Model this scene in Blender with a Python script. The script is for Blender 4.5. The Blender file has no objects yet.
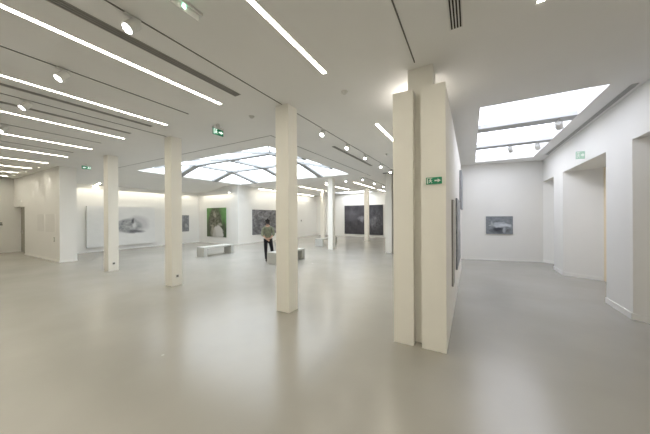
import bpy, bmesh, math, random
from mathutils import Vector, Matrix

random.seed(7)
S = bpy.context.scene
COL = S.collection
PI = math.pi

# ------------------------------------------------------------------ camera
cam_data = bpy.data.cameras.new('camera')
cam = bpy.data.objects.new('camera', cam_data)
COL.objects.link(cam)
S.camera = cam
cam_data.sensor_fit = 'HORIZONTAL'
cam_data.sensor_width = 36.0
cam_data.lens = 36.0 * 255.869 / 650.0
cam_data.clip_start = 0.05
cam_data.clip_end = 200
yaw, pitch, roll = 0.5162936, -0.0010409, -0.0054554
fw = Vector((-math.sin(yaw), math.cos(yaw), 0)); rt = Vector((math.cos(yaw), math.sin(yaw), 0)); up = Vector((0, 0, 1))
fw, up = fw * math.cos(pitch) + up * math.sin(pitch), up * math.cos(pitch) - fw * math.sin(pitch)
rt, up = rt * math.cos(roll) + up * math.sin(roll), up * math.cos(roll) - rt * math.sin(roll)
m = Matrix((rt, up, -fw)).transposed().to_4x4()
m.translation = Vector((0, 0, 1.70))
cam.matrix_world = m

# ------------------------------------------------------------------ world and exposure
W = bpy.data.worlds.new('overcast_sky')
S.world = W
W.use_nodes = True
W.node_tree.nodes['Background'].inputs[0].default_value = (0.85, 0.92, 1.0, 1)
W.node_tree.nodes['Background'].inputs[1].default_value = 0.6
S.view_settings.view_transform = 'Standard'
S.view_settings.look = 'None'
S.view_settings.exposure = 0.36
S.view_settings.gamma = 1.0
S.view_settings.use_curve_mapping = False

LED_POWER, LED_COL = 30.5, (1.0, 0.93, 0.77)
SKY_BIG, SKY_COL = 2.9, (0.84, 0.92, 1.0)
SKY_CORRIDOR, SKY_COL2 = 2.8, (0.84, 0.88, 1.0)
SPOT_POWER = 18.0
DOWNLIGHT = 9.0
UPLIGHT = 14.0

# ------------------------------------------------------------------ materials
def new_mat(name):
    mt = bpy.data.materials.new(name); mt.use_nodes = True
    return mt, mt.node_tree.nodes, mt.node_tree.links

def plain(name, col, rough=0.7, metal=0.0, spec=0.4, vary=0.03, scale=6.0, bump=0.0):
    mt, N, L = new_mat(name)
    b = N['Principled BSDF']
    b.inputs['Roughness'].default_value = rough
    b.inputs['Metallic'].default_value = metal
    b.inputs['Specular IOR Level'].default_value = spec
    tc = N.new('ShaderNodeTexCoord'); ns = N.new('ShaderNodeTexNoise')
    ns.inputs['Scale'].default_value = scale; ns.inputs['Detail'].default_value = 4
    L.new(tc.outputs['Object'], ns.inputs['Vector'])
    r = N.new('ShaderNodeValToRGB')
    lo = [max(0, c * (1 - vary)) for c in col]; hi = [min(1, c * (1 + vary)) for c in col]
    r.color_ramp.elements[0].color = (*lo, 1); r.color_ramp.elements[1].color = (*hi, 1)
    r.color_ramp.elements[0].position = 0.3; r.color_ramp.elements[1].position = 0.7
    L.new(ns.outputs['Fac'], r.inputs[0]); L.new(r.outputs[0], b.inputs['Base Color'])
    if bump:
        bp = N.new('ShaderNodeBump'); bp.inputs['Strength'].default_value = bump; bp.inputs['Distance'].default_value = 0.01
        L.new(ns.outputs['Fac'], bp.inputs['Height']); L.new(bp.outputs[0], b.inputs['Normal'])
    return mt

def emit(name, col, strength):
    mt, N, L = new_mat(name)
    b = N['Principled BSDF']
    b.inputs['Base Color'].default_value = (0.8, 0.8, 0.8, 1)
    b.inputs['Emission Color'].default_value = (*col, 1)
    b.inputs['Emission Strength'].default_value = strength
    return mt

M_wall = plain('white_wall_paint', (0.86, 0.85, 0.82), 0.85, vary=0.008, scale=2)
M_ceil = plain('ceiling_paint', (0.86, 0.855, 0.84), 0.9, vary=0.01, scale=1.5)
M_column = plain('cream_column_paint', (0.93, 0.91, 0.85), 0.8, vary=0.01, scale=3)
M_base = plain('white_baseboard_paint', (0.9, 0.89, 0.86), 0.5, vary=0.01)
M_track = plain('dark_track_metal', (0.16, 0.155, 0.14), 0.7, vary=0.05)
M_grille = plain('grey_grille_metal', (0.13, 0.125, 0.115), 0.6, vary=0.05)
M_dark = plain('black_recess', (0.03, 0.03, 0.028), 0.8)
M_lamp = plain('white_lamp_metal', (0.72, 0.72, 0.70), 0.4, vary=0.01)
M_bar = plain('grey_white_skylight_bar', (0.40, 0.41, 0.42), 0.6, vary=0.01)
M_bench = plain('pale_grey_bench_laminate', (0.52, 0.515, 0.48), 0.5, vary=0.03, scale=10)
M_door = plain('grey_door_paint', (0.40, 0.39, 0.33), 0.5)
M_panel = plain('cream_blind_panel', (0.88, 0.76, 0.55), 0.7)
M_chrome = plain('brushed_steel', (0.5, 0.5, 0.5), 0.3, metal=0.9)
M_plastic = plain('white_plastic', (0.8, 0.8, 0.78), 0.4, vary=0.01)
M_green = plain('exit_green', (0.02, 0.28, 0.14), 0.5, vary=0.02)
M_white = plain('sign_white', (0.85, 0.9, 0.86), 0.5, vary=0.01)
M_led = emit('led_diffuser', LED_COL, LED_POWER)
M_washer = emit('washer_diffuser', (1, .95, .84), 22.0)
M_cove = emit('cove_diffuser', (1.0, .94, .80), 7.5)
M_farpane = emit('far_skylight_glass', (.92, .96, 1), 5.0)
M_lens = emit('spotlight_lens', (1.0, 0.98, 0.94), 20.0)
M_pane = emit('frosted_skylight_glass', SKY_COL, SKY_BIG)
M_pane2 = emit('frosted_corridor_glass', SKY_COL2, SKY_CORRIDOR)
M_greenlit = plain('exit_sign_green_board', (0.035, 0.33, 0.18), .5)
M_whitelit = emit('exit_sign_backlit_white', (0.75, 1.0, 0.85), 0.9)
M_glow = emit('green_indicator_lamp', (0.35, 1.0, 0.6), 4.0)

# poured resin floor, satin
M_floor, N, L = new_mat('poured_resin_floor')
b = N['Principled BSDF']
tc = N.new('ShaderNodeTexCoord')
n1 = N.new('ShaderNodeTexNoise'); n1.inputs['Scale'].default_value = 0.7; n1.inputs['Detail'].default_value = 6
L.new(tc.outputs['Object'], n1.inputs['Vector'])
cr = N.new('ShaderNodeValToRGB')
cr.color_ramp.elements[0].color = (0.375, 0.360, 0.325, 1); cr.color_ramp.elements[1].color = (0.413, 0.396, 0.360, 1)
cr.color_ramp.elements[0].position = 0.35; cr.color_ramp.elements[1].position = 0.65
L.new(n1.outputs['Fac'], cr.inputs[0]); L.new(cr.outputs[0], b.inputs['Base Color'])
n2 = N.new('ShaderNodeTexNoise'); n2.inputs['Scale'].default_value = 2.5; n2.inputs['Detail'].default_value = 3
L.new(tc.outputs['Object'], n2.inputs['Vector'])
mr = N.new('ShaderNodeMapRange'); mr.inputs['To Min'].default_value = 0.22; mr.inputs['To Max'].default_value = 0.29
L.new(n2.outputs['Fac'], mr.inputs['Value']); L.new(mr.outputs[0], b.inputs['Roughness'])
b.inputs['Specular IOR Level'].default_value = 0.75

def painting(name, axis, base, dark, blobs, nscale=6.0, distort=0.12, contrast=(0.35, 0.65), rough=0.6):
    """canvas material: mottled base plus soft ellipses (u, v, ru, rv, colour, softness, streak). axis: which generated axis is u"""
    mt, N, L = new_mat(name)
    b = N['Principled BSDF']; b.inputs['Roughness'].default_value = rough
    b.inputs['Specular IOR Level'].default_value = 0.2
    tc = N.new('ShaderNodeTexCoord'); sp = N.new('ShaderNodeSeparateXYZ'); L.new(tc.outputs['Generated'], sp.inputs[0])
    cb = N.new('ShaderNodeCombineXYZ')
    L.new(sp.outputs[axis], cb.inputs[0]); L.new(sp.outputs['Z'], cb.inputs[1])
    ns = N.new('ShaderNodeTexNoise'); ns.inputs['Scale'].default_value = nscale; ns.inputs['Detail'].default_value = 8
    ns.inputs['Roughness'].default_value = 0.65
    L.new(cb.outputs[0], ns.inputs['Vector'])
    r = N.new('ShaderNodeValToRGB')
    r.color_ramp.elements[0].color = (*dark, 1); r.color_ramp.elements[1].color = (*base, 1)
    r.color_ramp.elements[0].position, r.color_ramp.elements[1].position = contrast
    L.new(ns.outputs['Fac'], r.inputs[0])
    cur = r.outputs[0]
    nd = N.new('ShaderNodeTexNoise'); nd.inputs['Scale'].default_value = 5; nd.inputs['Detail'].default_value = 5
    L.new(cb.outputs[0], nd.inputs['Vector'])
    sb = N.new('ShaderNodeVectorMath'); sb.operation = 'SUBTRACT'; sb.inputs[1].default_value = (0.5, 0.5, 0.5)
    L.new(nd.outputs['Color'], sb.inputs[0])
    sc = N.new('ShaderNodeVectorMath'); sc.operation = 'SCALE'; sc.inputs['Scale'].default_value = distort * 2
    L.new(sb.outputs[0], sc.inputs[0])
    ad = N.new('ShaderNodeVectorMath'); ad.operation = 'ADD'
    L.new(cb.outputs[0], ad.inputs[0]); L.new(sc.outputs[0], ad.inputs[1])
    for bl in blobs:
        u, v, ru, rv, col, soft, amt = bl[:7]
        tex = bl[7] if len(bl) > 7 else 0
        s = N.new('ShaderNodeVectorMath'); s.operation = 'SUBTRACT'; s.inputs[1].default_value = (u, v, 0)
        L.new(ad.outputs[0], s.inputs[0])
        mu = N.new('ShaderNodeVectorMath'); mu.operation = 'MULTIPLY'; mu.inputs[1].default_value = (1 / ru, 1 / rv, 0)
        L.new(s.outputs[0], mu.inputs[0])
        ln = N.new('ShaderNodeVectorMath'); ln.operation = 'LENGTH'; L.new(mu.outputs[0], ln.inputs[0])
        mp = N.new('ShaderNodeMapRange'); mp.inputs['From Min'].default_value = 1 - soft; mp.inputs['From Max'].default_value = 1 + soft
        mp.inputs['To Min'].default_value = amt; mp.inputs['To Max'].default_value = 0
        L.new(ln.outputs['Value'], mp.inputs['Value'])
        mx = N.new('ShaderNodeMix'); mx.data_type = 'RGBA'
        fac = mp.outputs[0]
        if tex:
            nt = N.new('ShaderNodeTexNoise'); nt.inputs['Scale'].default_value = tex; nt.inputs['Detail'].default_value = 10; nt.inputs['Roughness'].default_value = .7
            L.new(cb.outputs[0], nt.inputs['Vector'])
            mt2 = N.new('ShaderNodeMapRange'); mt2.inputs['From Min'].default_value = .40; mt2.inputs['From Max'].default_value = .62
            L.new(nt.outputs['Fac'], mt2.inputs['Value'])
            mm_ = N.new('ShaderNodeMath'); mm_.operation = 'MULTIPLY'
            L.new(fac, mm_.inputs[0]); L.new(mt2.outputs[0], mm_.inputs[1]); fac = mm_.outputs[0]
        L.new(fac, mx.inputs['Factor']); L.new(cur, mx.inputs['A']); mx.inputs['B'].default_value = (*col, 1)
        cur = mx.outputs['Result']
    L.new(cur, b.inputs['Base Color'])
    return mt

# ------------------------------------------------------------------ mesh helpers
def obj(name, bm, mat, parent=None, smooth=False):
    me = bpy.data.meshes.new(name)
    bmesh.ops.recalc_face_normals(bm, faces=bm.faces)
    bm.to_mesh(me); bm.free()
    for mm in (mat if isinstance(mat, (list, tuple)) else [mat]): me.materials.append(mm)
    if smooth:
        for p in me.polygons: p.use_smooth = True
    o = bpy.data.objects.new(name, me); COL.objects.link(o)
    if parent: o.parent = parent
    return o

def box(bm, x0, x1, y0, y1, z0, z1, mi=0, bevel=0.0):
    r = bmesh.ops.create_cube(bm, size=1.0)
    for v in r['verts']:
        v.co = Vector(((x0 + x1) / 2 + v.co.x * (x1 - x0), (y0 + y1) / 2 + v.co.y * (y1 - y0), (z0 + z1) / 2 + v.co.z * (z1 - z0)))
    fs = set(f for v in r['verts'] for f in v.link_faces)
    for f in fs: f.material_index = mi
    if bevel:
        es = list(set(e for f in fs for e in f.edges))
        rr = bmesh.ops.bevel(bm, geom=es, offset=bevel, segments=2, affect='EDGES', profile=0.5)
        for f in rr['faces']: f.material_index = mi
    return bm

def boxes(*bs, bevel=0.0):
    bm = bmesh.new()
    for b_ in bs: box(bm, *b_, bevel=bevel)
    return bm

def prism(bm, pts, z0, z1, mi=0):
    lo = [bm.verts.new((x, y, z0)) for x, y in pts]; hi = [bm.verts.new((x, y, z1)) for x, y in pts]
    n = len(pts)
    fs = [bm.faces.new(lo[::-1]), bm.faces.new(hi)]
    for i in range(n): fs.append(bm.faces.new((lo[i], lo[(i + 1) % n], hi[(i + 1) % n], hi[i])))
    for f in fs: f.material_index = mi
    return bm

def bar(bm, a, c, w, d, mi=0):
    """rectangular bar from a to c, w wide across, d deep (hanging down)"""
    a = Vector(a); c = Vector(c); t = (c - a).normalized()
    s = t.cross(Vector((0, 0, 1))).normalized() * (w / 2); n = s.cross(t).normalized() * d
    vs = [bm.verts.new(p + q) for p in (a, c) for q in (-s, s, s - n if n.z > 0 else s + n, -s - n if n.z > 0 else -s + n)]
    for q in ((0, 1, 2, 3), (7, 6, 5, 4), (0, 4, 5, 1), (1, 5, 6, 2), (2, 6, 7, 3), (3, 7, 4, 0)):
        bm.faces.new([vs[i] for i in q]).material_index = mi

def cyl(bm, a, c, r0, r1=None, seg=20, mi=0):
    r1 = r0 if r1 is None else r1
    a = Vector(a); c = Vector(c); t = (c - a)
    q = t.to_track_quat('Z', 'Y').to_matrix().to_4x4()
    r = bmesh.ops.create_cone(bm, cap_ends=True, segments=seg, radius1=r0, radius2=r1, depth=t.length)
    mt = Matrix.Translation((a + c) / 2) @ q
    for v in r['verts']: v.co = mt @ v.co
    for f in set(f for v in r['verts'] for f in v.link_faces): f.material_index = mi

def thing(name, label, cat, loc=(0, 0, 0), rz=0, group=None):
    o = bpy.data.objects.new(name, None); COL.objects.link(o)
    o.empty_display_size = 0.2
    o.location = loc; o.rotation_euler = (0, 0, rz)
    return tag(o, label, cat, group)

def tag(o, label, cat, group=None):
    o['label'] = label; o['category'] = cat
    if group: o['group'] = group
    return o

def struct(name, bm, mat):
    o = obj(name, bm, mat); o['kind'] = 'structure'; return o

def copy_tree(root, loc, rz=None, label=None):
    r = root.copy(); COL.objects.link(r); r.location = loc
    if rz is not None: r.rotation_euler = (0, 0, rz)
    if label: r['label'] = label
    def kids(src, dst):
        for ch in list(src.children):
            c = ch.copy(); COL.objects.link(c); c.parent = dst
            kids(ch, c)
    kids(root, r)
    return r

H = 3.70
XL, XR, YB, YF = -20.1, 2.30, -4.0, 20.5

# ------------------------------------------------------------------ structure
struct('floor', boxes((XL - .3, 3.2, YB - .3, YF + .3, -0.2, 0.0)), M_floor)

def slab(bm, x0, x1, y0, y1, z, th, holes):
    xs = sorted(set([x0, x1] + [v for h in holes for v in h[:2]]))
    ys = sorted(set([y0, y1] + [v for h in holes for v in h[2:]]))
    ins = lambda a, b_: any(h[0] < a < h[1] and h[2] < b_ < h[3] for h in holes)
    cache = {}
    def V(x, y, zz):
        k = (x, y, zz)
        if k not in cache: cache[k] = bm.verts.new(k)
        return cache[k]
    solid = {}
    for i in range(len(xs) - 1):
        for j in range(len(ys) - 1):
            solid[i, j] = not ins((xs[i] + xs[i + 1]) / 2, (ys[j] + ys[j + 1]) / 2)
    for (i, j), s in solid.items():
        if not s: continue
        a, b_, c, d = xs[i], xs[i + 1], ys[j], ys[j + 1]
        bm.faces.new((V(a, c, z), V(a, d, z), V(b_, d, z), V(b_, c, z)))
        bm.faces.new((V(a, c, z + th), V(b_, c, z + th), V(b_, d, z + th), V(a, d, z + th)))
        for (di, dj, p, q) in ((-1, 0, (a, c), (a, d)), (1, 0, (b_, d), (b_, c)), (0, -1, (b_, c), (a, c)), (0, 1, (a, d), (b_, d))):
            if not solid.get((i + di, j + dj), False):
                bm.faces.new((V(*p, z), V(*q, z), V(*q, z + th), V(*p, z + th)))

SK1 = (-12.3, -4.95, 5.50, 11.05)
SK2 = (0.17, 1.87, 5.55, 11.1)
SK3 = (-10.2, -6.9, 18.8, 20.2)
bm = bmesh.new()
slab(bm, XL - .3, 3.2, YB - .3, YF + .3, H, 0.28, [SK1, SK2, SK3])
struct('ceiling', bm, M_ceil)

# lowered ceiling of the side alcove
bm = bmesh.new()
lo = [bm.verts.new(q) for q in ((-13.75, 4.0, H), (-16.4, 4.0, 3.24), (-16.4, 4.0, H))]
hi = [bm.verts.new(q) for q in ((-13.75, 11.15, H), (-16.4, 11.15, 3.24), (-16.4, 11.15, H))]
bm.faces.new(lo); bm.faces.new(hi[::-1])
for i in range(3): bm.faces.new((lo[i], lo[(i + 1) % 3], hi[(i + 1) % 3], hi[i]))
struct('ceiling_alcove', bm, M_ceil)

# left side
struct('wall_left', boxes((XL - .3, XL, YB - .3, 4.0, 0, H)), M_wall)
bm = boxes((-18.2, -13.66, 3.5, 4.0, 0, H), (XL, -18.2, 3.5, 4.0, 2.3, H))
struct('wall_front_left', bm, M_wall)
struct('wall_alcove_left', boxes((-16.7, -16.4, 4.0, 11.4, 0, H)), M_wall)
struct('wall_alcove_end', boxes((-16.4, -12.85, 11.15, 11.4, 0, H)), M_wall)
struct('wall_side_far', boxes((-12.85, -12.55, 11.15, YF, 0, H)), M_wall)
struct('wall_far', boxes((-12.85, -2.3, YF, YF + .3, 0, H)), M_wall)
struct('wall_behind_partition', boxes((-2.6, -2.3, 11.4, YF, 0, H)), M_wall)
bm = bmesh.new(); prism(bm, [(-2.6, 11.0), (2.3, 12.0), (3.0, 11.45), (3.2, 11.45), (3.2, 12.4), (-2.6, 12.4)], 0, H)
struct('wall_corridor_end', bm, M_wall)
struct('wall_back', boxes((XL, 3.2, YB - .3, YB, 0, H)), M_wall)
# right wall with three splayed niches
bm = bmesh.new()
prism(bm, [(2.3, 9.70), (2.3, 10.60), (3.0, 10.60), (3.0, 9.30)], 0, 2.93)
prism(bm, [(2.3, 6.10), (2.3, 7.03), (3.0, 7.03), (3.0, 5.55)], 0, 2.93)
prism(bm, [(2.3, YB), (2.3, 3.4), (3.0, 3.4), (3.0, YB)], 0, 2.93)
prism(bm, [(2.3, YB), (3.0, YB), (3.0, 11.45), (2.3, 12.0)], 2.93, H)
struct('wall_right', bm, M_wall)
struct('wall_niche_back', boxes((3.0, 3.2, YB, 11.45, 0, H)), M_panel)

# baseboards
bb = 0.10
bm = bmesh.new()
def bboard(bm, a, c, h=bb, t=0.018):
    a = Vector((*a, 0)); c = Vector((*c, 0)); d = (c - a).normalized(); n = Vector((d.y, -d.x, 0)) * t
    prism(bm, [tuple(p.xy) for p in (a, c, c + n, a + n)], 0, h)
def rb(pts):
    for p, q in zip(pts[:-1], pts[1:]): bboard(bm, p, q)
bboard(bm, (2.3, 10.60), (2.3, 9.70)); bboard(bm, (2.3, 9.70), (2.98, 9.32))
bboard(bm, (2.3, 7.03), (2.3, 6.10)); bboard(bm, (2.3, 6.10), (2.98, 5.57))
bboard(bm, (2.3, 3.4), (2.3, -3.9)); bboard(bm, (2.3, 12.0), (2.98, 11.47))
for f in bm.faces: pass
struct('baseboard_right', bm, M_base)
bm = bmesh.new(); bboard(bm, (-18.2, 3.5), (-13.66, 3.5), 0.07); bboard(bm, (-13.66, 3.5), (-13.66, 4.0), 0.07)
struct('baseboard_left', bm, M_base)
bm = bmesh.new(); bboard(bm, (-0.2, 11.49), (2.28, 11.996), 0.05)
struct('baseboard_corridor_end', bm, M_base)
bm = bmesh.new(); bboard(bm, (-16.4, 4.1), (-16.4, 11.15), 0.07); bm2 = bm
for f in bm.faces: pass
for v in bm.verts: pass
struct('baseboard_alcove', bm, M_base)
# shadow-gap trim at the top of the alcove wall
struct('trim_1', boxes((-15.98, -15.95, 4.0, 10.74, 3.13, 3.33), (-15.98, -12.9, 10.71, 10.74, 3.13, 3.33)), M_column)

# door in the left recess
d = obj('door_1', boxes((-20.06, -18.2, 3.72, 3.78, 0.01, 2.28), bevel=0.004), M_door); d['kind'] = 'structure'
bm = bmesh.new(); cyl(bm, (-19.78, 3.72, 1.02), (-19.78, 3.66, 1.02), 0.02); box(bm, -19.80, -19.66, 3.645, 3.665, 1.01, 1.035)
box(bm, -19.83, -19.73, 3.714, 3.72, 0.92, 1.12)
obj('door_handle', bm, M_chrome, d)
struct('trim_2', boxes((-18.26, -18.2, 3.5, 3.72, 0, 2.3), (XL, -18.2, 3.5, 3.72, 2.27, 2.3)), M_base)

# ------------------------------------------------------------------ big lantern skylight
ix0, ix1, iy0, iy1, iz = -10.9, -6.5, 7.3, 9.3, 4.10
x0, x1, y0, y1 = SK1
bm = bmesh.new()
def quadz(p): return bm.faces.new([bm.verts.new(q) for q in p])
zb = H + 0.10
e = 0.0
o1 = [(x0, y0, zb), (x1, y0, zb), (x1, y1, zb), (x0, y1, zb)]
i1 = [(ix0, iy0, iz + .08), (ix1, iy0, iz + .08), (ix1, iy1, iz + .08), (ix0, iy1, iz + .08)]
quadz(i1)
for k in range(4): quadz([o1[k], o1[(k + 1) % 4], i1[(k + 1) % 4], i1[k]])
w = struct('window_1', bm, M_pane)
bm = bmesh.new()
zi = iz + 0.04; ze = zb - 0.04; mx = (ix0 + ix1) / 2
for xx in (ix0, mx, ix1):
    bar(bm, (xx, y0, ze), (xx, iy0, zi), .09, .07); bar(bm, (xx, iy0, zi), (xx, iy1, zi), .20, .10); bar(bm, (xx, iy1, zi), (xx, y1, ze), .26, .10)
for yy in (iy0, iy1):
    bar(bm, (x0, yy, ze), (ix0, yy, zi), .30, .10); bar(bm, (ix0 - .05, yy, zi), (ix1 + .05, yy, zi), .22, .10); bar(bm, (ix1, yy, zi), (x1, yy, ze), .26, .10)
for a_, c_ in (((x0, y0), (ix0, iy0)), ((x1, y0), (ix1, iy0))):
    bar(bm, (*a_, ze), (*c_, zi), .04, .04)
obj('window_frame', bm, M_bar, w)

# corridor skylight
x0, x1, y0, y1 = SK2
w = struct('window_2', boxes((x0, x1, y0, y1, H + .26, H + .275)), M_pane2)
bm = boxes((x0, x1, 6.90, 7.24, H, H + .09), (x0, x1, 8.76, 9.08, H, H + .09))
obj('window_frame', bm, plain('pale_grey_skylight_bar', (.55, .56, .57), .6), w)
# far skylight strip
x0, x1, y0, y1 = SK3
w = struct('window_3', boxes((x0, x1, y0, y1, H + .12, H + .14)), M_farpane)
obj('window_frame', boxes((-9.6, -9.5, y0, y1, H + .02, H + .12), (-10.6, -9.9, y0, y1, H, H + .1)), M_bar, w)

# ------------------------------------------------------------------ columns
def column(x0, x1, y0, y1, label, socket=False, h=H):
    t = thing('column', label, 'column', ((x0 + x1) / 2, (y0 + y1) / 2, 0), 0, 'square cream columns')
    w_, d_ = (x1 - x0) / 2, (y1 - y0) / 2
    bm = boxes((-w_, w_, -d_, d_, 0, h), bevel=0.006)
    obj('shaft', bm, M_column, t)
    if socket:
        s = obj('wall_socket', boxes((w_, w_ + .012, -.04, .04, .20, .28), bevel=.003), M_plastic, t)
        obj('socket_face', boxes((w_ + .012, w_ + .016, -.025, .025, .215, .265)), M_grille, s)
column(-3.07, -2.78, 3.60, 3.87, 'cream square column standing alone just right of the visitor, nearest the middle of the room')
column(-6.67, -6.38, 3.60, 3.87, 'cream square column with socket, left of the long bench', True)
column(-10.27, -9.96, 3.65, 3.93, 'cream square column in front of the large white drawing', True)
column(-6.48, -6.20, 11.72, 12.02, 'slim white column beside the farthest bench, right of the big skylight')
column(-3.43, -3.13, 11.72, 12.02, 'white column at the far end with a dark vent at its head, beside the partition')
column(-6.52, -6.25, 17.1, 17.4, 'cream column standing between the two dark paintings')
column(-10.0, -9.72, 16.9, 17.2, 'distant cream column half hidden behind the slim white one')

# ------------------------------------------------------------------ partition
pt = thing('partition_wall', 'tall cream freestanding partition with a vertical groove in its end and green exit sign', 'partition', (-0.585, 3.48, 0))
def pl(name, pts):
    bm = bmesh.new(); prism(bm, [(x + .585, y - 3.48) for x, y in pts], 0, 3.36); return obj(name, bm, M_column, pt)
PE = 9.4
pl('panel', [(-.91, 3.48), (-.65, 3.48), (-.65, 3.605), (-.76, 3.605), (-.76, 3.96), (-.65, 3.96), (-.65, PE), (-.91, PE)])
o = pl('panel', [(-.55, 3.48), (-.26, 3.48), (-.26, PE), (-.55, PE), (-.55, 3.96), (-.40, 3.96), (-.40, 3.605), (-.55, 3.605)])
t = thing('column', 'cream column rising above the partition it is built into', 'column', (-.58, 3.78, 0), 0, 'square cream columns')
obj('shaft', boxes((-.16, .16, -.155, .155, 0, H)), M_column, t)
# lamp lying on top of the partition, lighting the ceiling
t = thing('uplight', 'small lamp on top of the partition washing the ceiling with light', 'lamp', (-.80, 4.35, 3.36))
obj('housing', boxes((-.08, .08, -.3, .3, 0, .05), bevel=.005), M_lamp, t)
obj('diffuser', boxes((-.06, .06, -.28, .28, .05, .055)), emit('uplight_diffuser', (1, .93, .85), UPLIGHT), t)

# ------------------------------------------------------------------ ceiling lights, tracks, diffusers
def strip_light(x, y0_, y1_, label, z=H, group='recessed linear ceiling lights', wd=0.055):
    t = thing('linear_ceiling_light', label, 'ceiling light', (x, (y0_ + y1_) / 2, z), 0, group)
    l = (y1_ - y0_) / 2
    obj('frame', boxes((-wd / 2 - .006, -wd / 2, -l, l, -.006, 0), (wd / 2, wd / 2 + .006, -l, l, -.006, 0)), M_lamp, t)
    obj('diffuser', boxes((-wd / 2, wd / 2, -l, l, -.004, 0)), M_led, t)
    return t
names = ['second', 'third', 'fourth', 'fifth', 'sixth', 'seventh', 'eighth', 'ninth', 'tenth']
strip_light(0.58, -3.8, 3.08, 'ceiling light line barely showing at the top edge, right of the slotted vent')
strip_light(-1.75, -3.8, 3.10, 'bright ceiling light line running to the top edge, left of the partition')
for k, x in enumerate((-3.82, -5.68, -7.58, -9.55, -11.42, -13.32, -15.29, -17.2, -18.95)):
    strip_light(x, -0.6 if k else 0.0, (3.03 if k == 0 else 3.12), 'long left ceiling light line, %s counting leftward from the one nearest the partition' % names[k], wd=0.06 if k == 0 else 0.05)
strip_light(-1.75, 5.37, 9.0, 'ceiling light line ending behind the left edge of the partition')
strip_light(-9.75, 13.8, 17.45, 'far ceiling light line behind the nearest column, leftmost of the far row')
strip_light(-7.8, 13.8, 17.45, 'far ceiling light line just right of the slim white column')
strip_light(-5.88, 13.8, 17.45, 'far ceiling light line pointing at the column between the dark paintings')
strip_light(-4.0, 13.8, 17.45, 'far ceiling light line closest to the column with the dark vent')
strip_light(-5.9, 18.4, 20.2, 'short ceiling light line above the right dark painting')
t = thing('cove_light', 'hidden light line washing the wall behind the white drawing', 'cove light', (-16.1, 7.5, 3.24), 0)
obj('housing', boxes((-.08, .08, -3.4, 3.2, .0, .03)), M_lamp, t)
obj('diffuser', boxes((-.06, .06, -3.35, 3.15, -.01, .0)), M_cove, t)
t = thing('cove_light', 'hidden light line washing the wall above the green painting', 'cove light', (-14.4, 10.86, 3.24), 0)
obj('housing', boxes((-1.5, 1.5, -.08, .08, .0, .03)), M_lamp, t)
obj('diffuser', boxes((-1.45, 1.45, -.06, .06, -.01, .0)), M_cove, t)
t = thing('wall_light', 'short glowing light bar on the sloping soffit left of the first far column', 'ceiling light', (-15.72, 5.36, 3.352))
t.rotation_euler = (0, -math.atan(.1736), math.radians(0))
obj('housing', boxes((-.26, .26, -.04, .04, -.02, .004), bevel=.004), M_lamp, t)
obj('diffuser', boxes((-.25, .25, -.035, .035, -.024, -.02)), M_led, t)

def track(x, y0_, y1_, label, wd=0.013):
    t = obj('lighting_track', boxes((-wd / 2, wd / 2, -(y1_ - y0_) / 2, (y1_ - y0_) / 2, -.008, 0)), M_track)
    t.location = (x, (y0_ + y1_) / 2, H)
    return tag(t, label, 'track', 'thin dark lighting tracks in the ceiling')
track(-2.9, -2.0, 3.58, 'thin dark track holding the spotlight nearest the camera, ending at the middle column')
track(-2.9, 3.90, 11.6, 'thin dark track running from the middle column over the row of five spotlights')
track(-4.72, -2.5, 3.0, 'thin dark track holding the second spotlight on the left')
track(-6.5, -3.0, 3.55, 'thin dark track holding the third spotlight on the left')
track(-8.56, -3.0, 3.0, 'thin dark track holding the spotlight at the left edge')
track(-10.5, -3.0, 3.0, 'faint thin track left of the spotlights among the far light lines')
track(-0.62, -1.0, 3.47, 'thin dark track ending at the head of the partition column')
track(-4.24, 4.81, 12.0, 'faint thin line beside the right edge of the big skylight', 0.012)
track(-4.7, 12.2, 17.5, 'far thin track with spotlights beyond the big skylight', 0.015)
t = obj('ceiling_joint', boxes((-4.2, 4.2, -.007, .007, -.004, 0)), M_track); t.location = (-8.44, 4.81, H)
tag(t, 'faint thin line in the ceiling parallel to the near edge of the big skylight', 'ceiling joint')

def slot(x, y0_, y1_, label, wd=0.10, n=3, cat='air diffuser', mat=M_grille, back=M_dark):
    t = thing('slot_diffuser', label, cat, (x, (y0_ + y1_) / 2, H - .001), 0, 'slotted air diffusers in the ceiling')
    l = (y1_ - y0_) / 2
    obj('slot_backing', boxes((-wd / 2, wd / 2, -l, l, -.003, 0)), back, t)
    bm = bmesh.new()
    p = wd / n
    for k in range(n + 1):
        c = -wd / 2 + k * p; box(bm, c - p * .22, c + p * .22, -l, l, -.009, -.003)
    obj('slats', bm, mat, t)
    return t
M_slat = plain('grey_painted_slat', (0.36, 0.35, 0.325), 0.6)
slot(-3.30, -2.0, 2.95, 'dark slotted air diffuser beside the brightest light line, nearest the camera', 0.11, mat=M_slat, back=M_grille)
slot(-6.05, -2.0, 3.0, 'narrow dark air diffuser just left of the third light line', 0.08, mat=M_slat, back=M_grille)
slot(-6.98, -2.0, 3.0, 'narrow dark air diffuser between third and fourth light lines', 0.08, mat=M_slat, back=M_grille)
slot(-3.37, 6.44, 9.66, 'grey air diffuser beside the row of five spotlights, right of the big skylight', 0.09, mat=M_slat, back=M_grille)
slot(2.19, 5.72, 10.9, 'long grey air diffuser between corridor skylight and right wall', 0.08, 3, mat=plain('light_grey_slat', (.6, .6, .59), .6), back=M_grille)
slot(-0.12, -0.5, 3.06, 'short diffuser of four black slots at the top edge, right of the partition', 0.11, 4, mat=M_lamp)
t = obj('ceiling_vent', boxes((-.2, .2, -.05, .05, -.02, 0)), M_dark); t.location = (-3.30, 11.62, H)
tag(t, 'small dark vent in the ceiling at the head of the far white column', 'vent')

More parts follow.
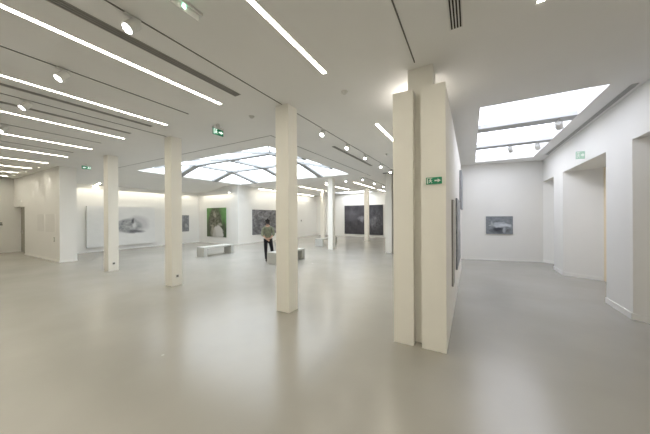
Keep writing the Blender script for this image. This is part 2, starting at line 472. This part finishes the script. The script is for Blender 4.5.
# spotlights: cylinder head on an adapter, with a real lamp at the lens
def make_spot(loc, label, aim=(.02, -.62, -.75), s=1.0, group='white track spotlights', power=SPOT_POWER):
    t = thing('track_spotlight', label, 'spotlight', loc, 0, group)
    obj('adapter', boxes((-.018 * s, .018 * s, -.07 * s, .07 * s, -.03 * s, -.008), bevel=.003), M_lamp, t)
    bm = bmesh.new(); cyl(bm, (0, 0, -.03 * s), (0, 0, -.08 * s), .010 * s, seg=10)
    obj('swivel', bm, M_lamp, t)
    A = Vector(aim).normalized(); c = Vector((0, 0, -.10 * s))
    bm = bmesh.new(); cyl(bm, c - A * .05 * s, c + A * .075 * s, .055 * s, seg=24); cyl(bm, c - A * .07 * s, c - A * .05 * s, .035 * s, .055 * s, seg=24)
    hd = obj('lamp_head', bm, M_lamp, t, True)
    md = hd.modifiers.new('e', 'EDGE_SPLIT'); md.split_angle = math.radians(40)
    bm = bmesh.new(); cyl(bm, c + A * .075 * s, c + A * .078 * s, .043 * s, seg=24)
    obj('lens', bm, M_lens, hd)
    ld = bpy.data.lights.new('spot_lamp', 'SPOT'); ld.energy = power; ld.spot_size = math.radians(50); ld.spot_blend = .8
    ld.shadow_soft_size = .04; ld.color = (1, .95, .86)
    lo = bpy.data.objects.new('spot_lamp', ld); COL.objects.link(lo); lo.parent = t
    lo.location = c + A * .12 * s; lo.rotation_euler = A.to_track_quat('-Z', 'Y').to_euler()
    return t
sp = make_spot((-2.9, 1.27, H), 'white track spotlight largest and nearest, above the brightest light line')
copy_tree(sp, (-4.72, 1.25, H), label='white track spotlight on the second track from the camera, above the second light line')
copy_tree(sp, (-6.5, 1.27, H), label='white track spotlight small, third from the camera on the left')
copy_tree(sp, (-8.56, 1.36, H), label='white track spotlight at the left edge of the picture')
for y_, lb in ((5.03, 'nearest the middle column, first of the row of five'), (6.36, 'second in the row of five from the middle column'), (7.74, 'third in the row of five, above the grey diffuser end'),
               (9.38, 'fourth in the row of five toward the far column'), (10.7, 'last in the row of five beside the dark vent')):
    copy_tree(sp, (-2.9, y_, H), label='white track spotlight ' + lb)
for y_, lb in ((12.2, 'nearest'), (13.95, 'middle one'), (15.7, 'farthest')):
    copy_tree(sp, (-4.7, y_, H), label='small far spotlight beyond the big skylight, %s of its three' % lb)
s2 = make_spot((-6.95, 12.4, H), 'small spotlight at the left of the slim white column head', aim=(.3, -.7, -.6), s=.9, power=14)
copy_tree(s2, (-5.75, 12.4, H), label='small spotlight at the right of the slim white column head')
# spots on the corridor skylight bars
s3 = make_spot((1.62, 7.07, H + .006), 'spotlight with dark ring hanging from the nearer bar of the corridor skylight', aim=(.3, .8, -.5), s=1.15, power=10)
copy_tree(s3, (1.0, 8.95, H + .006), label='small spotlight hanging midway on the farther bar of the corridor skylight')
copy_tree(s3, (1.6, 8.95, H + .006), label='small spotlight at the right end of the farther bar of the corridor skylight')
# downlights washing the left front wall
def downlight(x, y, label):
    t = thing('recessed_downlight', label, 'downlight', (x, y, H), 0, 'recessed downlights before the left wall')
    bm = bmesh.new(); cyl(bm, (0, 0, -.012), (0, 0, 0), .05, .055); obj('ring', bm, M_slat, t)
    bm = bmesh.new(); cyl(bm, (0, 0, -.014), (0, 0, -.012), .028); obj('lens', bm, M_whitelens, t)
    ld = bpy.data.lights.new('spot_lamp', 'SPOT'); ld.energy = DOWNLIGHT; ld.spot_size = math.radians(75); ld.spot_blend = .5; ld.shadow_soft_size = .02; ld.color = (1, .93, .82)
    lo = bpy.data.objects.new('spot_lamp', ld); COL.objects.link(lo); lo.parent = t; lo.location = (0, 0, -.03); lo.rotation_euler = (math.radians(8), 0, 0)
M_whitelens = emit('downlight_lens', (1, .95, .85), 3)
for x, lb in ((-14.75, 'nearest the corner'), (-16.5, 'middle one of three'), (-18.3, 'above the door')):
    downlight(x, 3.2, 'tiny downlight washing the left wall, ' + lb)
# wall-washer bars near the grey painting
for k, (ya, yb_) in enumerate(((12.5, 13.9), (14.05, 15.4), (15.8, 17.2), (17.4, 19.3))):
    t = thing('wall_washer', 'white light bar hung along the far side wall, ' + ('above grey painting, left half', 'above grey painting, right half', 'just right of the middle column', 'last before the far corner')[k], 'wall light', (-12.1, (ya + yb_) / 2, 3.60), 0, 'light bars along the far side wall')
    l = (yb_ - ya) / 2
    obj('housing', boxes((-.05, .05, -l, l, -.04, .02)), M_lamp, t)
    obj('diffuser', boxes((-.045, .045, -l, l, -.045, -.04)), M_washer, t)
    for q in (-.7, .7): obj('hanger', boxes((-.01, .01, l * q, l * q + .02, .02, .10)), M_track, t)

# smoke detectors
def detector(x, y, label):
    t = thing('smoke_detector', label, 'smoke detector', (x, y, H), 0, 'small round ceiling detectors')
    bm = bmesh.new(); cyl(bm, (0, 0, -.02), (0, 0, 0), .05, .055, 24); obj('base', bm, M_lamp, t)
    bm = bmesh.new(); cyl(bm, (0, 0, -.045), (0, 0, -.02), .022, .04, 24); obj('sensor_head', bm, M_lamp, t)
detector(-1.74, 3.72, 'small round smoke detector in the ceiling between middle column and partition')
detector(-3.76, 3.70, 'small round smoke detector in the ceiling left of the middle column')
detector(-2.31, 8.1, 'small round detector right of the row of five spotlights')

# ------------------------------------------------------------------ exit signs
def pictogram(bm, w_, h_, y, mirror=1, face=1):
    """running figure, doorway and arrow in the xz plane"""
    def q(pts):
        bm.faces.new([bm.verts.new((px * w_ * mirror, y, pz * h_)) for px, pz in pts])
    def P(pts):
        lo = [bm.verts.new((px * w_ * mirror, y, pz * h_)) for px, pz in pts]; hi = [bm.verts.new((px * w_ * mirror, y - .002 * face, pz * h_)) for px, pz in pts]
        n = len(pts); bm.faces.new(lo); bm.faces.new(hi[::-1])
        for i in range(n): bm.faces.new((lo[i], lo[(i + 1) % n], hi[(i + 1) % n], hi[i]))
    P([(-.44, -.40), (-.38, -.40), (-.38, .40), (-.44, .40)])              # doorway edge
    P([(-.38, .32), (-.10, .32), (-.10, .40), (-.38, .40)])
    P([(-.24, .12), (-.19, .12), (-.17, .20), (-.20, .27), (-.25, .27), (-.27, .20)])   # head
    P([(-.29, .08), (-.19, .10), (-.17, -.08), (-.25, -.10)])             # torso
    P([(-.19, .09), (-.11, -.02), (-.08, .01), (-.16, .12)])              # arm
    P([(-.29, .08), (-.36, -.05), (-.33, -.07), (-.26, .03)])             # arm
    P([(-.24, -.08), (-.17, -.07), (-.10, -.22), (-.13, -.25)])           # thigh
    P([(-.13, -.25), (-.10, -.22), (-.12, -.38), (-.16, -.38)])
    P([(-.25, -.09), (-.20, -.12), (-.27, -.28), (-.31, -.24)])
    P([(-.31, -.24), (-.27, -.28), (-.36, -.34), (-.37, -.29)])
    P([(.04, -.10), (.24, -.10), (.24, -.28), (.44, .0), (.24, .28), (.24, .10), (.04, .10)])   # arrow
def exit_sign(loc, rz, label, w_=.34, h_=.16, lit=True, hang=0.1, th=.02, mirror=1, pale=False):
    t = thing('exit_sign', label, 'exit sign', loc, rz, 'green exit signs')
    if pale: M = (plain('pale_green_acrylic', (.45, .66, .55), .3), M_white)
    g, wt = M if pale else (M_greenlit, M_whitelit) if lit else (M_green, M_white)
    bd = obj('sign_board', boxes((-w_ / 2, w_ / 2, -th / 2, th / 2, -h_ / 2, h_ / 2), bevel=.002), g, t)
    bm = bmesh.new(); pictogram(bm, w_, h_, -th / 2 - .0005, mirror); obj('pictogram', bm, wt, bd)
    if hang:
        obj('sign_housing', boxes((-w_ / 2, w_ / 2, -.025, .025, h_ / 2, h_ / 2 + .035)), M_white if not lit else M_lamp, t)
        obj('bracket', boxes((-.03, .03, -.015, .015, h_ / 2 + .035, h_ / 2 + .035 + hang)), M_lamp, t)
    return t
exit_sign((-.395, 3.468, 2.145), 0, 'green sign with running figure and white arrow, mounted flat on the end of the partition', .185, .085, False, 0, .012)
exit_sign((-4.70, 3.65, 3.525), math.radians(90), 'green exit sign hung from ceiling between the two columns left of centre', .26, .13, hang=.075)
exit_sign((-12.4, 3.90, 3.57), math.radians(90), 'green exit sign hung from ceiling near the corner of the left wall',   .26, .11, hang=.04, mirror=-1)
exit_sign((2.20, 8.00, 3.08), math.radians(12), 'pale green exit sign sticking out of the right wall above the niche', .16, .17, hang=0, pale=True)
t = thing('exit_sign', 'glowing green emergency light in the ceiling at the top edge', 'exit sign', (-2.30, 1.44, H), math.radians(0), 'green exit signs')
obj('sign_housing', boxes((-.03, .03, -.16, .16, -.03, 0), bevel=.004), M_plastic, t)
obj('sign_board', boxes((-.008, .008, -.15, .13, -.09, -.03)), M_plastic, t)
bm = bmesh.new(); bmesh.ops.create_uvsphere(bm, u_segments=16, v_segments=10, radius=.022)
for v in bm.verts: v.co += Vector((0.0, -.02, -.05))
obj('indicator_lamp', bm, M_glow, t, True)

# ------------------------------------------------------------------ benches
def bench(x0, x1, y0, y1, label):
    t = thing('bench', label, 'bench', ((x0 + x1) / 2, (y0 + y1) / 2, 0), 0, 'pale grey slab benches')
    w_, l = (x1 - x0) / 2, (y1 - y0) / 2
    obj('seat', boxes((-w_, w_, -l, l, .36, .42), bevel=.004), M_bench, t)
    lg = obj('leg', boxes((-w_, w_, -l, -l + .16, 0, .36), bevel=.004), M_bench, t)
    obj('leg', boxes((-w_, w_, l - .16, l, 0, .36), bevel=.004), M_bench, t)
bench(-10.30, -9.80, 6.88, 8.45, 'pale grey long bench in front of the green painting, fully in view')
bench(-6.42, -5.85, 7.03, 8.62, 'pale grey bench beside the visitor, partly behind the middle column')
bench(-7.87, -7.35, 12.68, 14.5, 'farthest pale grey bench, partly behind the slim white column')

# ------------------------------------------------------------------ paintings
def canvas(name, label, cat, lo, hi, mat, edge=M_plastic, group=None):
    cx, cy, cz = [(a + b_) / 2 for a, b_ in zip(lo, hi)]
    hx, hy, hz = [(b_ - a) / 2 for a, b_ in zip(lo, hi)]
    bm = boxes((-hx, hx, -hy, hy, -hz, hz))
    o = obj(name, bm, mat); o.location = (cx, cy, cz)
    return tag(o, label, cat, group)
G = lambda v, t=0: (v, v * (1 + t), v)
m_draw = painting('graphite_drawing', 'Y', (.86, .86, .85), (.82, .82, .81), [
    (.70, .55, .19, .20, (.62, .61, .62), .25, .85), (.57, .51, .19, .19, (.40, .41, .42), .12, .9),
    (.56, .52, .18, .18, (.66, .66, .66), .25, .7, 16), (.57, .48, .19, .17, (.16, .17, .18), .3, .6, 12), (.68, .34, .13, .04, (.12, .12, .14), .5, .85), (.66, .52, .03, .10, (.78, .78, .78), .4, .8),
    (.635, .63, .022, .06, (.06, .06, .07), .5, .85), (.50, .62, .06, .03, (.15, .15, .17), .5, .8, 20)],
    nscale=7, distort=.05)
canvas('large_drawing', 'huge white sheet with grey pencil drawing of a rock-like mass, far left wall', 'drawing', (-16.38, 5.12, .22), (-16.26, 8.2, 2.30), m_draw)
m_sm = painting('small_grey_painting', 'Y', (.36, .37, .39), (.16, .165, .18), [(.60, .45, .22, .35, (.18, .18, .2), .4, .7), (.75, .35, .12, .12, (.55, .55, .55), .4, .6), (.2, .75, .3, .2, (.45, .45, .47), .5, .5)], nscale=8)
canvas('painting', 'small grey painting on the left far wall, right of the white drawing', 'painting', (-16.39, 9.62, .78), (-16.34, 10.38, 1.85), m_sm)
m_green = painting('green_figure_painting', 'X', (.19, .36, .14), (.13, .28, .09), [
    (.45, .42, .36, .62, (.085, .085, .060), .12, .92), (.15, .20, .25, .42, (.10, .105, .075), .3, .85), (.90, .2, .14, .35, (.06, .055, .045), .3, .85),
    (.55, .92, .2, .15, (.10, .13, .07), .4, .8), (.42, .75, .055, .13, (.50, .46, .38), .35, .85), (.36, .62, .12, .08, (.05, .045, .035), .4, .8),
    (.45, .55, .30, .45, (.30, .28, .22), .3, .8, 12), (.60, .08, .27, .30, (.62, .60, .57), .10, .97), (.34, .26, .12, .10, (.50, .46, .38), .35, .6), (.35, .10, .14, .14, (.42, .40, .33), .4, .6), (.72, .42, .10, .04, (.5, .48, .4), .4, .6), (.30, .40, .10, .03, (.45, .42, .33), .4, .6)],
    nscale=6, distort=.09)
canvas('painting', 'green painting with a dark shaggy figure above a pale rounded shape', 'painting', (-15.47, 11.09, .42), (-13.60, 11.14, 2.32), m_green)
m_grey = painting('grey_mottled_painting', 'Y', (.24, .235, .245), (.10, .10, .105), [(.5, .5, 1.2, 1.2, (.48, .47, .49), .1, .85, 10), (.5, .45, 1.0, 1.0, (.045, .045, .05), .1, .75, 8), (.25, .55, .14, .12, (.09, .09, .095), .5, .6), (.45, .7, .15, .06, (.35, .35, .37), .5, .5), (.15, .2, .1, .15, (.10, .10, .10), .4, .6), (.8, .6, .1, .2, (.12, .12, .12), .5, .6)],
    nscale=9, distort=.15, contrast=(.32, .68))
canvas('painting', 'grey mottled square painting on the wall in front of the visitor', 'painting', (-12.54, 12.35, .52), (-12.49, 14.75, 2.20), m_grey)
m_d1 = painting('dark_storm_painting', 'X', (.095, .09, .10), (.052, .05, .058), [(.85, .56, .17, .05, (.36, .36, .40), .6, .8), (.80, .50, .10, .04, (.28, .28, .32), .6, .7), (.35, .72, .3, .10, (.16, .16, .18), .7, .6), (.35, .55, .4, .08, (.13, .13, .15), .7, .6)], nscale=4, distort=.12, rough=.9)
m_d2 = painting('dark_swirl_painting', 'X', (.09, .09, .10), (.05, .05, .056), [(.25, .48, .22, .14, (.18, .18, .20), .8, .6), (.52, .55, .06, .09, (.32, .32, .36), .6, .7), (.40, .38, .15, .04, (.22, .22, .25), .7, .6), (.4, .5, .5, .3, (.25, .25, .28), .5, .6, 9), (.3, .66, .3, .08, (.055, .055, .065), .7, .6)], nscale=5, distort=.2, rough=.9)
canvas('painting', 'large dark painting on the far wall, left of the cream column', 'painting', (-9.62, 20.43, .19), (-7.72, 20.49, 2.66), m_d1)
canvas('painting', 'large dark painting on the far wall, right of the cream column', 'painting', (-7.60, 20.43, .17), (-6.17, 20.49, 2.66), m_d2)
m_end = painting('grey_blue_animal_painting', 'X', (.27, .29, .31), (.17, .19, .215), [
    (.5, .5, 1.0, 1.0, (.36, .38, .40), .1, .5, 9), (.50, .20, .34, .16, (.10, .11, .125), .3, .85), (.42, .28, .16, .12, (.055, .06, .07), .35, .9), (.38, .64, .13, .09, (.10, .11, .12), .5, .7),
    (.54, .52, .26, .16, (.56, .59, .64), .20, .92), (.80, .50, .15, .07, (.60, .63, .68), .3, .85), (.55, .58, .2, .10, (.36, .39, .43), .3, .8, 11),
    (.38, .60, .12, .10, (.48, .51, .55), .4, .8, 8), (.68, .22, .06, .14, (.46, .49, .53), .4, .8), (.22, .60, .05, .12, (.50, .52, .55), .5, .7), (.14, .5, .05, .04, (.5, .52, .55), .5, .7), (.60, .50, .13, .06, (.68, .7, .75), .5, .8)], nscale=7, distort=.10)
# on the slightly oblique corridor end wall
o = obj('painting', boxes((-.435, .435, -.02, .02, -.335, .335)), m_end)
ang = math.atan2(1.0, 4.9)
xm = 0.955; o.location = (xm, 11.0 + (xm + 2.6) * math.tan(ang) - .032, 1.345); o.rotation_euler = (0, 0, ang)
tag(o, 'small grey-blue painting of a pale lying shape, alone on the corridor end wall', 'painting')
m_pa = painting('pale_canvas', 'Y', (.62, .61, .57), (.55, .54, .50), [], nscale=3)
m_pb = painting('grey_textured_canvas', 'Y', (.46, .47, .48), (.24, .25, .26), [(.5, .6, .4, .1, (.55, .55, .55), .5, .6)], nscale=8)
t = thing('painting', 'pale framed canvas on the side of the partition, nearest the camera', 'painting', (-.26, 4.72, 1.27))
obj('canvas', boxes((0, .022, -.18, .18, -.68, .68)), m_pa, t)
obj('frame', boxes((0, .026, -.195, -.18, -.69, .69), (0, .026, .18, .195, -.69, .69), (0, .026, -.195, .195, .68, .69), (0, .026, -.195, .195, -.69, -.68)), M_slat, t)
canvas('painting', 'grey textured canvas on the side of the partition behind the pale one', 'painting', (-.255, 5.75, .62), (-.225, 7.6, 2.06), m_pb)
canvas('painting', 'narrow grey canvas hung high at the far end of the partition', 'painting', (-.255, 7.9, 1.90), (-.20, 9.2, 2.95), painting('slate_canvas', 'Y', (.42, .43, .45), (.33, .34, .36), [], nscale=4))

# faint wall text panels and small fittings on the left wall
M_vinyl, N, L = new_mat('faint_wall_lettering')
b = N['Principled BSDF']; b.inputs['Roughness'].default_value = .8
tc = N.new('ShaderNodeTexCoord'); sp_ = N.new('ShaderNodeSeparateXYZ'); L.new(tc.outputs['Generated'], sp_.inputs[0])
m1 = N.new('ShaderNodeMath'); m1.operation = 'MULTIPLY'; m1.inputs[1].default_value = 26; L.new(sp_.outputs['Z'], m1.inputs[0])
m2 = N.new('ShaderNodeMath'); m2.operation = 'FRACT'; L.new(m1.outputs[0], m2.inputs[0])
m3 = N.new('ShaderNodeMath'); m3.operation = 'GREATER_THAN'; m3.inputs[1].default_value = .55; L.new(m2.outputs[0], m3.inputs[0])
mx_ = N.new('ShaderNodeMix'); mx_.data_type = 'RGBA'; mx_.inputs['A'].default_value = (.85, .84, .81, 1); mx_.inputs['B'].default_value = (.74, .73, .70, 1)
L.new(m3.outputs[0], mx_.inputs['Factor']); L.new(mx_.outputs['Result'], b.inputs['Base Color'])
for xa, xb, lb in ((-16.35, -15.45, 'left'), (-15.25, -14.15, 'right')):
    t = obj('wall_text_panel', boxes((-(xb - xa) / 2, (xb - xa) / 2, -.003, .003, -.36, .36)), M_vinyl); t.location = ((xa + xb) / 2, 3.497, 1.50)
    tag(t, 'faint grey block of small lettering on the left wall, %s of the two' % lb, 'wall text', 'blocks of wall text')
t = thing('light_switch', 'small white switch on the left wall near its corner', 'switch', (-14.25, 3.5, .86))
obj('switch_plate', boxes((-.045, .045, -.012, 0, -.09, .09), bevel=.003), M_slat, t); obj('rocker', boxes((-.02, .02, -.018, -.012, -.05, .05)), M_plastic, t)
t = thing('wall_bracket', 'small dark bracket on the wall at the left edge of the picture', 'bracket', (XL, 3.0, 1.36))
obj('plate', boxes((0, .01, -.1, .12, .05, .16)), M_slat, t); obj('ledge', boxes((0, .07, -.1, .12, .0, .05)), M_track, t)
t = thing('door_sensor', 'tiny white sensor above the left door', 'sensor', (-18.85, 3.5, 2.55)); obj('sensor_body', boxes((-.05, .05, -.03, 0, -.03, .03), bevel=.005), M_plastic, t)
t = thing('wall_thermostat', 'tiny grey plate on the wall beyond the middle column', 'plate', (-12.55, 18.0, 1.38)); obj('cover', boxes((0, .02, -.06, .06, -.07, .07), bevel=.004), M_slat, t)

# ------------------------------------------------------------------ the visitor
M_skin = plain('skin', (.55, .36, .27), .6, vary=.03)
M_hair = plain('dark_hair', (.018, .015, .014), .6, vary=.3, scale=60)
M_shirt = plain('mottled_green_shirt', (.21, .225, .16), .85, vary=.35, scale=22)
M_trouser = plain('black_trousers', (.016, .016, .022), .85, vary=.2)
M_shoe = plain('black_shoes', (.012, .012, .013), .5)
def skin(name, V, E, mat, parent=None, levels=2):
    keys = list(V); me = bpy.data.meshes.new(name)
    me.from_pydata([V[k][0] for k in keys], [(keys.index(a), keys.index(c)) for a, c in E], [])
    me.materials.append(mat)
    o = bpy.data.objects.new(name, me); COL.objects.link(o)
    if parent: o.parent = parent
    sm = o.modifiers.new('skin', 'SKIN'); sm.use_smooth_shade = True; sm.branch_smoothing = .5
    for i, k in enumerate(keys):
        r = V[k][1]; r = r if isinstance(r, tuple) else (r, r)
        me.skin_vertices[0].data[i].radius = r
        me.skin_vertices[0].data[i].use_root = (i == 0)
    ss = o.modifiers.new('sub', 'SUBSURF'); ss.levels = levels; ss.render_levels = levels
    return o
B = {'pelvis': ((0, 0, .86), .105), 'waist': ((.0, 0, 1.0), .10), 'chest': ((.0, .01, 1.18), .12), 'neckb': ((0, .0, 1.34), .06), 'neck': ((-.01, .01, 1.40), .048),
     'head': ((-.015, .03, 1.49), .075), 'crown': ((-.015, .025, 1.56), .06)}
E_ = [('pelvis', 'waist'), ('waist', 'chest'), ('chest', 'neckb'), ('neckb', 'neck'), ('neck', 'head'), ('head', 'crown')]
for s, n in ((-1, 'l'), (1, 'r')):
    B['sh' + n] = ((s * .155, 0, 1.29), .052); B['el' + n] = ((s * .215, -.06, 1.05), .040); B['wr' + n] = ((s * .075, -.175, .885), .026)
    B['pa' + n] = ((s * .015, -.19, .845 + .02 * s), (.030, .018))
    E_ += [('neckb', 'sh' + n), ('sh' + n, 'el' + n), ('el' + n, 'wr' + n), ('wr' + n, 'pa' + n)]
    for k, (dx, dz, ln) in enumerate(((-.055, .018, .045), (-.06, .004, .05), (-.058, -.010, .047), (-.05, -.024, .038))):
        B['f%d%s' % (k, n)] = ((s * .015 + s * dx * .7, -.195, .845 + .02 * s + dz), .009)
        B['g%d%s' % (k, n)] = ((s * .015 + s * dx * 1.25, -.19, .845 + .02 * s + dz * 1.2 - .012), .008)
        E_ += [('pa' + n, 'f%d%s' % (k, n)), ('f%d%s' % (k, n), 'g%d%s' % (k, n))]
    B['th' + n] = ((s * .03, -.205, .885 + .02 * s), .010); B['tt' + n] = ((s * .005, -.21, .90 + .02 * s), .009)
    E_ += [('pa' + n, 'th' + n), ('th' + n, 'tt' + n)]
LEG = {'l': [(-.085, 0, .80), (-.085, .02, .46), (-.065, -.01, .09), (-.07, .11, .04)], 'r': [(.085, 0, .80), (.15, .06, .46), (.20, .01, .09), (.22, .13, .04)]}
for n, pts in LEG.items():
    for k, (p_, r) in enumerate(zip(pts, (.078, .050, .034, .03))): B['q%d%s' % (k, n)] = (p_, r)
    E_ += [('pelvis', 'q0' + n)] + [('q%d%s' % (k, n), 'q%d%s' % (k + 1, n)) for k in range(3)]
B['nose'] = ((-.015, .118, 1.475), .012); E_ += [('head', 'nose')]
person = skin('person', B, E_, M_skin)
person.location = (-6.73, 7.43, 0.0); person.rotation_euler = (0, 0, math.radians(43))
tag(person, 'person seen from behind in mottled green shirt and black trousers, hands clasped behind back', 'person')
SV = {'a': ((0, 0, .88), (.160, .125)), 'w': ((0, 0, 1.00), (.145, .115)), 'c': ((0, .005, 1.16), (.165, .12)), 'n': ((0, .0, 1.32), (.095, .075)), 'k': ((-.005, .005, 1.375), (.062, .062))}
SE = [('a', 'w'), ('w', 'c'), ('c', 'n'), ('n', 'k')]
for s, n in ((-1, 'l'), (1, 'r')):
    SV['s' + n] = ((s * .155, 0, 1.285), .068); SV['e' + n] = ((s * .212, -.055, 1.06), .060); SV['f' + n] = ((s * .17, -.115, .98), .048)
    SE += [('n', 's' + n), ('s' + n, 'e' + n), ('e' + n, 'f' + n)]
shirt = skin('shirt', SV, SE, M_shirt, person)
TV = {'p': ((0, 0, .87), (.135, .11))}; TE = []
for n, pts in LEG.items():
    pts = pts[:2] + [(pts[2][0], pts[2][1], .07)]
    for k, (p_, r) in enumerate(zip(pts, (.088, .066, .052))): TV['q%d%s' % (k, n)] = (p_, r)
    TE += [('p', 'q0' + n), ('q0' + n, 'q1' + n), ('q1' + n, 'q2' + n)]
skin('trousers', TV, TE, M_trouser, person)
skin('hair', {'a': ((-.015, .005, 1.50), .088), 'b': ((-.015, .012, 1.565), .075), 'c': ((-.015, -.01, 1.44), .05), 'd': ((-.01, -.01, 1.62), .03), 'e': ((-.005, -.02, 1.655), .018)},
     [('a', 'b'), ('a', 'c'), ('b', 'd'), ('d', 'e')], M_hair, person)
for n, pts in LEG.items():
    a_, t_ = Vector(pts[2]), Vector(pts[3])
    skin('shoe', {'h': ((a_.x, a_.y - .03, .045), (.040, .042)), 'm': ((t_.x * .5 + a_.x * .5, .5 * (a_.y + t_.y) + .01, .04), (.042, .036)), 't': ((t_.x, t_.y + .03, .032), (.038, .028))},
         [('h', 'm'), ('m', 't')], M_shoe, person)
for s in (-1, 1):
    bm = bmesh.new(); bmesh.ops.create_uvsphere(bm, u_segments=12, v_segments=8, radius=.012)
    for v in bm.verts: v.co += Vector((-.015 + s * .03, .098, 1.50))
    obj('eye', bm, M_white, person, True)
    bm = bmesh.new(); bmesh.ops.create_uvsphere(bm, u_segments=12, v_segments=8, radius=.022)
    for v in bm.verts: v.co = Vector((v.co.x * .4 - .015 + s * .085, v.co.y * .8 + .03, v.co.z * 1.3 + 1.485))
    obj('ear', bm, M_skin, person, True)
bm = bmesh.new(); box(bm, -.037, .007, .098, .106, 1.440, 1.448)
obj('mouth', bm, plain('lips', (.4, .18, .15), .6), person)
